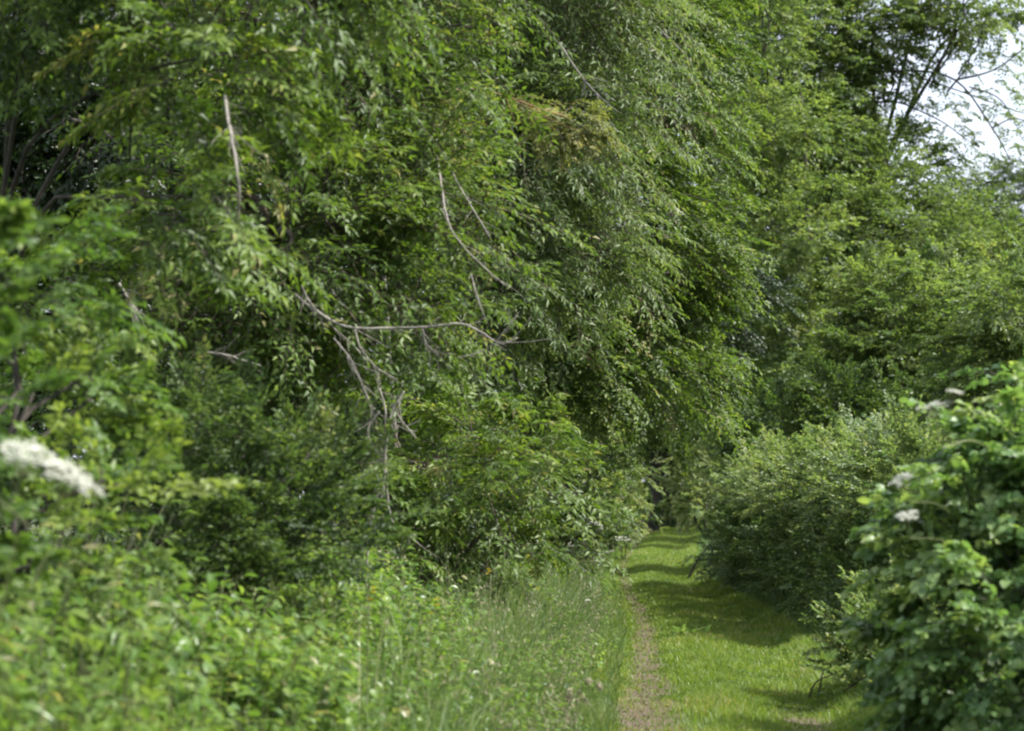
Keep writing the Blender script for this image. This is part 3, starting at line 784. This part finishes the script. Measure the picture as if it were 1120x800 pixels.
flower_head(elder, eb, P(34, 494, 6.9), AX(24, .28), .098, 230, .009, 1, anchor=P(-70, 540, 7.6))
flower_head(elder, eb, P(80, 519, 6.95), AX(30, .22), .09, 260, .010, 2, anchor=P(-70, 540, 7.6))
for j, (px, py, rp, roll, tip) in enumerate([(1020, 442, 21, -12, .08), (1045, 428, 9, 10, .2), (984, 524, 13, -30, .35), (992, 563, 12, -10, .4)]):
    flower_head(dog, db, P(px, py, 10.7), AX(roll, tip), rp * 10.9 / FPX, 70, .010, 10 + j, anchor=P(px + 75, py + 60, 12.1))

# --- bare branches that belong to their trees
def bare(root, b0, lines, mat, name, label):
    for pts, r0, r1 in lines:
        g = Geo()
        n = max(12, 6 * len(pts))
        ln = pxline(pts, n)
        rb = np.random.default_rng(int(pts[0][0]))
        ln = ln + np.cumsum(rb.normal(0, r0 * .16, ln.shape), 0) * np.sin(np.linspace(0, np.pi, n))[:, None]
        r0, r1 = r0 * .78, r1 * .78
        tube(g, ln, np.linspace(r0, r1, n), 7, .5, .09)
        for q in range(6 + 2 * len(pts)):
            i = rb.integers(2, n - 2)
            d = norm(ln[i + 1] - ln[i]) * .8 + rb.normal(0, .5, 3) * [1, .5, 1]
            l = rb.uniform(8, 26) * r0
            tube(g, smooth_line([ln[i], ln[i] + d * l * .5 + rb.normal(0, .08 * l, 3), ln[i] + d * l], 6), np.linspace(r1 * .55, r1 * .2, 6), 4, .5, .05)
        part(root, name, g, mat, b0, label)


YB = 16.45
bare(t3, t3b, [([(322, 322, 16.6), (345, 340, YB), (375, 358, YB), (420, 361, YB), (470, 359, YB), (505, 356, YB), (530, 367, YB), (548, 376, YB), (566, 370, YB)], .014, .007),
               ([(330, 312, YB), (338, 332, YB), (352, 345, YB)], .010, .006),
               ([(462, 360, YB), (468, 378, YB), (480, 390, YB)], .010, .006),
               ([(388, 360, YB), (396, 385, YB), (415, 405, YB), (435, 416, YB)], .009, .005),
               ([(500, 392, YB), (528, 384, YB), (545, 370, YB), (566, 345, YB)], .006, .004)], M_PALEWOOD, 'bare_branch', 'long pale leafless branch')
bare(t4, t4b, [([(440, 112, 21.6), (470, 106, 21.2), (500, 99, 20.9), (530, 100, 20.8), (560, 109, 20.8), (590, 120, 20.9), (620, 128, 21.2)], .016, .006)], M_RUSTWOOD, 'bare_branch', 'arching rusty orange bough')
bare(t3, t3b, [([(478, 170, 18.0), (482, 200, 17.2), (490, 240, 16.5), (505, 268, 16.4), (525, 288, 16.4), (552, 312, 16.4)], .008, .005),
               ([(492, 180, 18.0), (500, 200, 17.2), (520, 235, 16.5), (536, 260, 16.4)], .006, .004),
               ([(365, 370, 16.4), (385, 395, 16.4), (400, 430, 16.4)], .007, .004),
               ([(515, 300, 16.4), (525, 330, 16.4), (532, 352, 16.4)], .006, .004)], M_GREYWOOD, 'bare_branch', 'grey dead twigs hanging in front of the willow')
bare(t4, t4b, [([(610, 45, 23), (640, 90, 23), (660, 110, 23)], .012, .007)], M_GREYWOOD, 'bare_branch', 'grey dead twig near the top')
bare(t5, t5b, [([(672, -20, 31), (690, 20, 31), (712, 65, 31)], .026, .016),
               ([(700, 20, 31), (720, 30, 31), (750, 60, 31)], .014, .008)], M_GREYWOOD, 'bare_branch', 'grey bare bough near the top')
bare(t3, t3b, [([(246, 105, 12.6), (249, 130, 12.1), (254, 150, 11.9), (261, 190, 11.8), (260, 225, 11.9), (251, 268, 12.3)], .011, .006),
               ([(130, 310, 15.8), (145, 335, 15.8), (150, 352, 15.8)], .012, .008),
               ([(225, 385, 16), (255, 390, 16), (285, 400, 16)], .008, .006)], M_PALEWOOD, 'bare_branch', 'brown leafless stems hanging in the leaves')

# tangle of bare climbing stems under the long branch: a plant of its own, rooted in the bank
vb = np.array([-.9, 16.8, float(ground_h(-.9, 16.8))])
vine = link('bare_vine', None, label='tangled pale leafless vine stems hanging below the long bare branch', cat='vine', loc=vb)
YV = 16.8
for pts, r0, r1 in [([(415, 425, YV), (421, 450, YV), (419, 480, YV), (420, 510, YV), (421, 535, YV), (424, 555, YV), (432, 575, YV), (455, 586, YV)], .010, .008),
                    ([(442, 428, YV), (432, 445, YV), (425, 470, YV), (421, 500, YV), (418, 540, YV), (405, 560, YV)], .010, .008),
                    ([(415, 450, YV), (403, 468, YV), (405, 485, YV), (414, 500, YV), (421, 508, YV)], .009, .008),
                    ([(380, 390, YV), (400, 430, YV), (410, 460, YV), (418, 500, YV)], .008, .006),
                    ([(421, 535, YV), (410, 550, YV), (402, 600, YV), (400, 660, YV)], .010, .012),
                    ([(360, 355, YV), (390, 380, YV), (400, 395, YV)], .008, .006),
                    ([(455, 480, YV), (440, 462, YV), (432, 445, YV)], .007, .006)]:
    g = Geo()
    n = 6 * len(pts)
    rb = np.random.default_rng(len(pts) + int(pts[0][0]))
    ln = pxline(pts, n) + np.cumsum(rb.normal(0, .0022, (n, 3)), 0) * np.sin(np.linspace(0, np.pi, n))[:, None]
    tube(g, ln, np.linspace(r0, r1, n) * .85, 6, .5, .08)
    for q in range(2 * len(pts)):
        i = rb.integers(1, n - 2)
        d = norm(ln[i + 1] - ln[i]) * .6 + rb.normal(0, .6, 3) * [1, .5, 1]
        l = rb.uniform(.06, .22)
        tube(g, smooth_line([ln[i], ln[i] + d * l * .5 + rb.normal(0, .01, 3), ln[i] + d * l], 6), np.linspace(.003, .0012, 6), 4, .5)
    part(vine, 'vine_stem', g, M_PALEWOOD, vb)

# clematis curtain in the willow
cb = np.array([-.85, 23.2, float(ground_h(-.85, 23.2))])
clem = link('clematis_vine', None, label='yellowish climber trailing down through the willow below the rusty bough', cat='vine', loc=cb)
rng = np.random.default_rng(77)
g, w = Geo(), Geo()
for pts in [[(395, 5, 22), (440, 50, 22), (470, 100, 21.9), (487, 150, 21.8), (490, 200, 21.8), (500, 240, 21.9), (530, 280, 22)],
            [(480, 90, 21.8), (475, 130, 21.8), (490, 180, 21.8)],
            [(560, 110, 21.9), (600, 122, 21.8), (640, 140, 21.8), (655, 150, 21.8)],
            [(590, 130, 21.8), (620, 165, 21.8)]]:
    ln = pxline(pts, 40)
    tube(w, ln, .008, 5)
    i = rng.integers(0, 40, 34 * len(pts) // 4 + 14)
    s = ln[i] + rng.normal(0, .05, (len(i), 3))
    boughs(g, w, s, rng.normal(0, .6, (len(i), 3)) + np.array([.2, -.6, -.2]), rng.uniform(.12, .32, len(i)), 6, 6, .045, .026, .3, .5, .2, .9, .7, rng.normal(.5, .15, len(i)), KITE, .003, rng)
tube(w, smooth_line([cb, P(440, 560, 23), P(420, 300, 22.6), P(395, 5, 22)], 30), .018, 6)
part(clem, 'stem', w, M_GREYWOOD, cb)
part(clem, 'foliage', g, M_VINE, cb, None, False)

# withered sprays in the sweeping ash
g = Geo()
s = np.array([P(px, py, 31.3) for px, py in [(575, 165), (600, 180), (640, 200), (690, 95), (715, 80), (660, 240), (720, 120), (660, 320), (700, 210)]])
s = np.repeat(s, 3, 0) + rng.normal(0, .22, (27, 3))
boughs(g, None, s, rng.normal(0, .4, (27, 3)) + np.array([.4, -.5, -.5]), rng.uniform(.25, .5, 27), 6, 5, .055, .018, .5, .5, .5, .9, .9, rng.normal(.4, .2, 27), KITE, .004, rng)
part(t5, 'withered_spray', g, M_DEAD, t5b, 'brown withered sprays', False)


# ------------------------------------------------------------------ plants on the left bank
def stem_plants(rng, nst, rad, hgt, lL, lW, per, shape=OVAL, tint0=.5, whorl=False):
    """leafy upright stems in a patch of radius rad around the origin"""
    g, w = Geo(), Geo()
    a = rng.uniform(0, 2 * np.pi, nst); r = rad * np.sqrt(rng.random(nst))
    b = np.stack([r * np.cos(a), r * np.sin(a), np.full(nst, -.05)], -1)
    h = hgt * rng.uniform(.6, 1.1, nst) * (1 - .25 * (r / rad) ** 2)
    lean = np.stack([np.cos(a), np.sin(a), np.zeros(nst)], -1) * rng.uniform(0, .35, (nst, 1)) + rng.normal(0, .12, (nst, 3)) * [1, 1, 0]
    t = np.linspace(0, 1, 5)[None]
    pb = b[:, None] + UP * (h[:, None] * t)[..., None] + lean[:, None] * (h[:, None] * t ** 2)[..., None]
    wires(w, pb, .006, .002)
    u = (np.linspace(.18, 1, per)[None] + rng.uniform(-.03, .03, (nst, per))).clip(0, 1)
    q = b[:, None] + UP * (h[:, None] * u)[..., None] + lean[:, None] * (h[:, None] * u ** 2)[..., None]
    th = (np.arange(per) * 2.4)[None] + rng.uniform(0, 6.3, (nst, 1)) + rng.normal(0, .3, (nst, per))
    out = np.stack([np.cos(th), np.sin(th), np.full_like(th, .0)], -1)
    for dth in ((0, np.pi) if whorl else (0,)):
        o2 = np.stack([np.cos(th + dth), np.sin(th + dth), rng.normal(-.15, .3, th.shape)], -1)
        sz = rng.uniform(.7, 1.25, th.shape) * (1.15 - .45 * u)
        pet = q + o2 * (lL * .35)
        nn = UP + rng.normal(0, .35, q.shape) + out * .3
        tt = (tint0 + rng.normal(0, .11, th.shape) + .14 * (u - .5) + rng.normal(0, .14, (nst, 1))).clip(0, 1)
        leaves(g, pet.reshape(-1, 3), o2.reshape(-1, 3), nn.reshape(-1, 3), (lL * sz).ravel(), (lW * sz).ravel(), tt.ravel(), shape)
    return g, w


def make_clump(name, seed, *args, mat=M_HERB, **kw):
    g, w = stem_plants(np.random.default_rng(seed), *args, **kw)
    return g.mesh('foliage', mat), w.mesh('stem', M_STEM, True)


PROTO = {'nettle_clump': [make_clump('nettle_clump', 200 + k, 30, .34, .85, .095, .048, 12, whorl=True, tint0=.56) for k in range(3)],
         'bramble_clump': [make_clump('bramble_clump', 210 + k, 27, .38, .62, .085, .066, 13, tint0=.64) for k in range(3)],
         'willowherb_clump': [make_clump('willowherb_clump', 220 + k, 24, .3, 1.0, .11, .024, 22, shape=LANCE, tint0=.64) for k in range(2)],
         'dock_clump': [make_clump('dock_clump', 230, 12, .22, .55, .22, .085, 7, tint0=.62)]}
LAB = {'nettle_clump': ('leafy green nettle clump crowding the left bank', 'nettle', 'nettle clumps on the left bank'),
       'bramble_clump': ('low bright bramble clump among the nettles of the left bank', 'bramble', 'bramble clumps on the left bank'),
       'willowherb_clump': ('upright narrow leaved clump rising above the left bank', 'weed', 'narrow leaved clumps on the left bank'),
       'dock_clump': ('broad leaved dock clump in the grass of the left bank', 'weed', 'dock clumps on the left bank')}


def plant(name, x, y, s, rz, k):
    lab, cat, grp = LAB[name]
    root = link(name, None, label=lab, cat=cat, group=grp, loc=(x, y, float(ground_h(x, y))))
    root.rotation_euler.z = rz
    root.scale = (s, s, s)
    fm, sm = PROTO[name][k % len(PROTO[name])]
    link('foliage', fm, root)
    link('stem', sm, root)
    return root


rng = np.random.default_rng(300)
cnt = 0
for yy in np.arange(5.0, 19.5, .42):
    edge = float(path_centre(yy) - path_half(yy))
    xmin = max(-.235 * yy - .25, edge - 4.2)
    x = edge - (.6 if yy > 11 else .45)
    while x > xmin:
        xx, y2 = x + rng.normal(0, .1), yy + rng.normal(0, .14)
        r = rng.random()
        d = edge - xx
        nm = 'nettle_clump' if r < .48 else 'bramble_clump' if r < .80 else 'willowherb_clump' if r < .93 else 'dock_clump'
        s = (.62 + .38 * float(sstep(.4, 2.0, d))) * rng.uniform(.75, 1.25)
        plant(nm, xx, y2, s, rng.uniform(0, 6.3), int(rng.integers(0, 3)))
        cnt += 1
        x -= .42 * rng.uniform(.8, 1.25)
# weeds mixed into the verge grass, thinning out along the track
for i in range(70):
    yy = float(rng.uniform(12, 44))
    d = float(rng.gamma(2.2, .28)) + .08
    nm = ('bramble_clump', 'nettle_clump', 'willowherb_clump', 'bramble_clump')[int(rng.integers(0, 4))]
    plant(nm, float(path_centre(yy) - path_half(yy)) - d, yy, float(rng.uniform(.45, .85)) * (.75 + .35 * min(d, 1)), float(rng.uniform(0, 6.3)), int(rng.integers(0, 3)))

# --- flowering herbs
def umbel_plant(label, x, y, h, heads, seed, name='cow_parsley'):
    rng = np.random.default_rng(seed)
    b = np.array([x, y, float(ground_h(x, y))])
    root = link(name, None, label=label, cat='wild flower', loc=b)
    g = Geo()
    fork = b + UP * h * .62
    tube(g, smooth_line([b - UP * .03, b + UP * h * .3 + rng.normal(0, .02, 3), fork], 8), np.linspace(.006, .004, 8), 5)
    tops = []
    for k in range(heads):
        t = b + np.array([rng.normal(0, .12), rng.normal(0, .12), h * rng.uniform(.85, 1.0)])
        tops.append(t)
        tube(g, smooth_line([fork, (fork + t) / 2 + rng.normal(0, .015, 3), t - UP * .05], 6), .003, 4)
    part(root, 'stem', g, M_STEM, b)
    lf = Geo()
    s = np.repeat(b[None], 6, 0) + np.stack([np.zeros(6), np.zeros(6), rng.uniform(.1, .5, 6) * h], -1)
    boughs(lf, None, s, rng.normal(0, 1, (6, 3)) * [1, 1, .2] + UP * .4, rng.uniform(.15, .3, 6), 9, 7, .03, .014, .4, .5, .2, .9, .4, rng.normal(.5, .1, 6), KITE, .003, rng)
    part(root, 'foliage', lf, M_HERB, b, None, False)
    for k, t in enumerate(tops):
        flower_head(root, b, t, np.array([rng.normal(0, .15), -.2, 1]), rng.uniform(.028, .045) * max(1, y / 30), 60, .010 * max(1, y / 30), seed * 10 + k)


def on_ground(px, y):
    return P(px, 600, y)[0]


for px, y, h, hd, lab in [(625, 24, .72, 1, 'single white flower plate above the verge grass beside the rut'),
                          (660, 60, 1.0, 9, 'pale flowered herb at the left end of the bright grass strip'),
                          (646, 56, 1.2, 9, 'tall white flowered herb against the small leaved hawthorn'),
                          (676, 62, .7, 8, 'low white flowered herb nearest the bright grass strip')]:
    umbel_plant(lab, on_ground(px, y), y, h, hd, int(px + y))

rngp = np.random.default_rng(515)
protos = []
for i in range(22):
    yy = float(rngp.uniform(36, 62))
    d = float(rngp.uniform(.1, .9))
    x = float(path_centre(yy) - path_half(yy)) - d
    z = float(ground_h(x, yy))
    if len(protos) < 3:
        before = set(bpy.data.objects)
        umbel_plant('slender white flowered herb among the verge grass beside the rut', x, yy, .75 + .1 * len(protos), 3, 700 + i)
        new = [o for o in bpy.data.objects if o not in before]
        root = [o for o in new if o.parent is None][0]
        root['group'] = 'white flowered herbs in the left verge'
        protos.append(root)
        continue
    src = protos[i % 3]
    r = src.copy(); COL.objects.link(r)
    r.location = (x, yy, z); r.rotation_euler.z = float(rngp.uniform(0, 6.3))
    k = float(rngp.uniform(.75, 1.15)); r.scale = (k, k, k)
    for ch in list(src.children):
        c = ch.copy(); COL.objects.link(c); c.parent = r
        for gch in list(ch.children):
            e = gch.copy(); COL.objects.link(e); e.parent = c

# grass with plump pale seed heads by the rut
sx, sy = on_ground(622, 15.2), 15.2
b = np.array([sx, sy, float(ground_h(sx, sy))])
sg = link('seeding_grass_tuft', None, label='tuft of grass with plump cream seed heads left of the rut at the bottom', cat='grass tuft', loc=b)
gs = Geo()
bl = []
for px, py, dx, dy in [(609, 766, 6, 9), (615, 772, 5, 11), (622, 752, 2, 10), (632, 757, 10, 12), (641, 744, 4, 2), (617, 785, 9, 3), (654, 745, 2, 8), (618, 760, 5, 8)]:
    a0, a1 = P(px, py, 15.2), P(px + dx, py + dy, 15.2)
    tube(gs, smooth_line([b + RNG.normal(0, .04, 3) * [1, 1, 0], (b + a0) / 2 + RNG.normal(0, .02, 3) + UP * .04, a0 + UP * .01], 8), .0022, 4, .8)
    hg = Geo()
    cc = a0 + (a1 - a0) * RNG.random((60, 1))
    leaves(hg, cc + RNG.normal(0, .007, (60, 3)), (a1 - a0)[None] + RNG.normal(0, .03, (60, 3)), RNG.normal(0, 1, (60, 3)), .024, .008, RNG.uniform(.4, 1, 60))
    part(sg, 'seed_head', hg, M_SEED, b, None, False)
part(sg, 'stem', gs, M_TALL, b)
gb = Geo()
nb_ = 120
blades(gb, sx + RNG.normal(0, .10, nb_), sy + RNG.normal(0, .10, nb_), RNG.uniform(.15, .4, nb_), np.full(nb_, .006), RNG.uniform(.2, .9, nb_), RNG.uniform(.2, .6, nb_))
part(sg, 'blades', gb, M_TALL, b, None, False)

# broad leaved rosette in the shaded grass of the track
def rosette(label, px, y, n, l, w, seed, name='dock_plant'):
    rng = np.random.default_rng(seed)
    x = on_ground(px, y)
    b = np.array([x, y, float(ground_h(x, y))])
    g = Geo()
    th = rng.uniform(0, 6.3, n)
    ax = np.stack([np.cos(th), np.sin(th), rng.uniform(.3, 1.6, n)], -1)
    leaves(g, b + rng.normal(0, .09, (n, 3)) * [1, 1, 0], ax, np.repeat(UP[None], n, 0) + rng.normal(0, .3, (n, 3)), l * rng.uniform(.6, 1.2, n), w, rng.uniform(.5, .85, n), OVAL)
    o = link(name, g.mesh(name, M_DOG, True, b), label=label, cat='weed', loc=b)


rosette('broad leaved weed standing in the shaded grass of the track', 752, 28.5, 26, .22, .06, 5)
rosette('grey green weed at the foot of the hedge beside the track', 800, 41, 20, .24, .10, 6)

wp = None
rngw = np.random.default_rng(91)
for i in range(20):
    y = float(rngw.uniform(15, 42))
    a = float(rngw.choice([-1, 1]) * rngw.uniform(.78, 1.1)) if i % 3 else float(rngw.uniform(-.3, .35))
    x = float(path_centre(y) + a * path_half(y))
    if wp is None:
        g = Geo()
        n = 22
        th = rngw.uniform(0, 6.3, n)
        leaves(g, rngw.normal(0, .05, (n, 3)) * [1, 1, 0] + UP * .02, np.stack([np.cos(th), np.sin(th), rngw.uniform(.15, 1.1, n)], -1), np.repeat(UP[None], n, 0) + rngw.normal(0, .3, (n, 3)),
               rngw.uniform(.07, .15, n), .05, rngw.uniform(.3, .75, n), OVAL)
        wp = g.mesh('plantain', M_DOG, True)
    o = link('plantain', wp, label='small flat weed rosette growing in the grass of the track', cat='weed', group='weed rosettes along the track', loc=(x, y, float(ground_h(x, y))))
    o.rotation_euler.z = float(rngw.uniform(0, 6.3))
    k = float(rngw.uniform(.4, .8)); o.scale = (k, k, k)

# yellow flowers in the bank: buttercup heads on thin stems
for i, (px, py, y, lab) in enumerate([(537, 628, 17, 'small yellow flower below the young ash bush'), (404, 652, 11.5, 'yellow flower by itself among the bank weeds'),
                                      (473, 662, 13, 'yellow flower near the middle of the grassy bank')]):
    c = P(px, py, y)
    b = np.array([c[0], y, float(ground_h(c[0], y))])
    root = link('buttercup', None, label=lab, cat='wild flower', loc=b)
    g = Geo(); tube(g, smooth_line([b, (b + c) / 2 + RNG.normal(0, .02, 3), c], 8), .003, 4)
    part(root, 'stem', g, M_STEM, b)
    g = Geo()
    th = np.arange(6) * 1.047
    for k in range(3):
        leaves(g, np.repeat(c[None] + RNG.normal(0, .02, 3), 6, 0), np.stack([np.cos(th), np.sin(th), np.full(6, .5)], -1), np.repeat(UP[None], 6, 0), .018, .016, RNG.random(6))
    part(root, 'flower_head', g, M_YELLOW, b, None, False)

# ------------------------------------------------------------------ light
AZ, EL = R(97), R(49)
sv = Vector((math.sin(AZ) * math.cos(EL), math.cos(AZ) * math.cos(EL), math.sin(EL)))
sun_d = bpy.data.lights.new('sun', 'SUN')
sun_d.energy = 5.0
sun_d.angle = R(.6)
sun_d.color = (1, .97, .92)
sun = bpy.data.objects.new('sun', sun_d)
COL.objects.link(sun)
sun.rotation_euler = (-sv).to_track_quat('-Z', 'Y').to_euler()

wd = bpy.data.worlds.new('World')
sc.world = wd
wd.use_nodes = True
nt = wd.node_tree
nt.nodes.clear()
out = nt.nodes.new('ShaderNodeOutputWorld')
bg = nt.nodes.new('ShaderNodeBackground'); bg.inputs[1].default_value = .082
sky = nt.nodes.new('ShaderNodeTexSky'); sky.sky_type = 'NISHITA'
sky.sun_disc = False
sky.sun_elevation, sky.sun_rotation = EL, AZ
sky.dust_density = 2.5
# thin white cloud over most of the sky
tc = nt.nodes.new('ShaderNodeTexCoord')
nzn = nt.nodes.new('ShaderNodeTexNoise'); nzn.inputs['Scale'].default_value = 2.2; nzn.inputs['Detail'].default_value = 5
nt.links.new(tc.outputs['Generated'], nzn.inputs['Vector'])
cl = ramp(nt, [(.30, (.35, .35, .35)), (.6, (.95, .95, .95))], nzn.outputs['Fac'])
mx = nt.nodes.new('ShaderNodeMix'); mx.data_type = 'RGBA'
nt.links.new(cl, mx.inputs['Factor'])
nt.links.new(sky.outputs[0], mx.inputs['A'])
mx.inputs['B'].default_value = (9.2, 9.7, 11.2, 1)
nt.links.new(mx.outputs['Result'], bg.inputs[0])
nt.links.new(bg.outputs[0], out.inputs[0])

# ------------------------------------------------------------------ render settings
vs = sc.view_settings
vs.view_transform, vs.look, vs.gamma, vs.use_curve_mapping = 'Standard', 'None', 1, False
vs.exposure = 1.2
sc.render.engine = 'CYCLES'
cy = sc.cycles
cy.max_bounces, cy.diffuse_bounces, cy.glossy_bounces, cy.transmission_bounces = 7, 4, 2, 5
cy.use_denoising = True
cy.filter_width = 2.2
cy.sample_clamp_indirect = 6
cy.caustics_reflective = cy.caustics_refractive = False
print('tris', sum(len(m.polygons) for m in bpy.data.meshes))
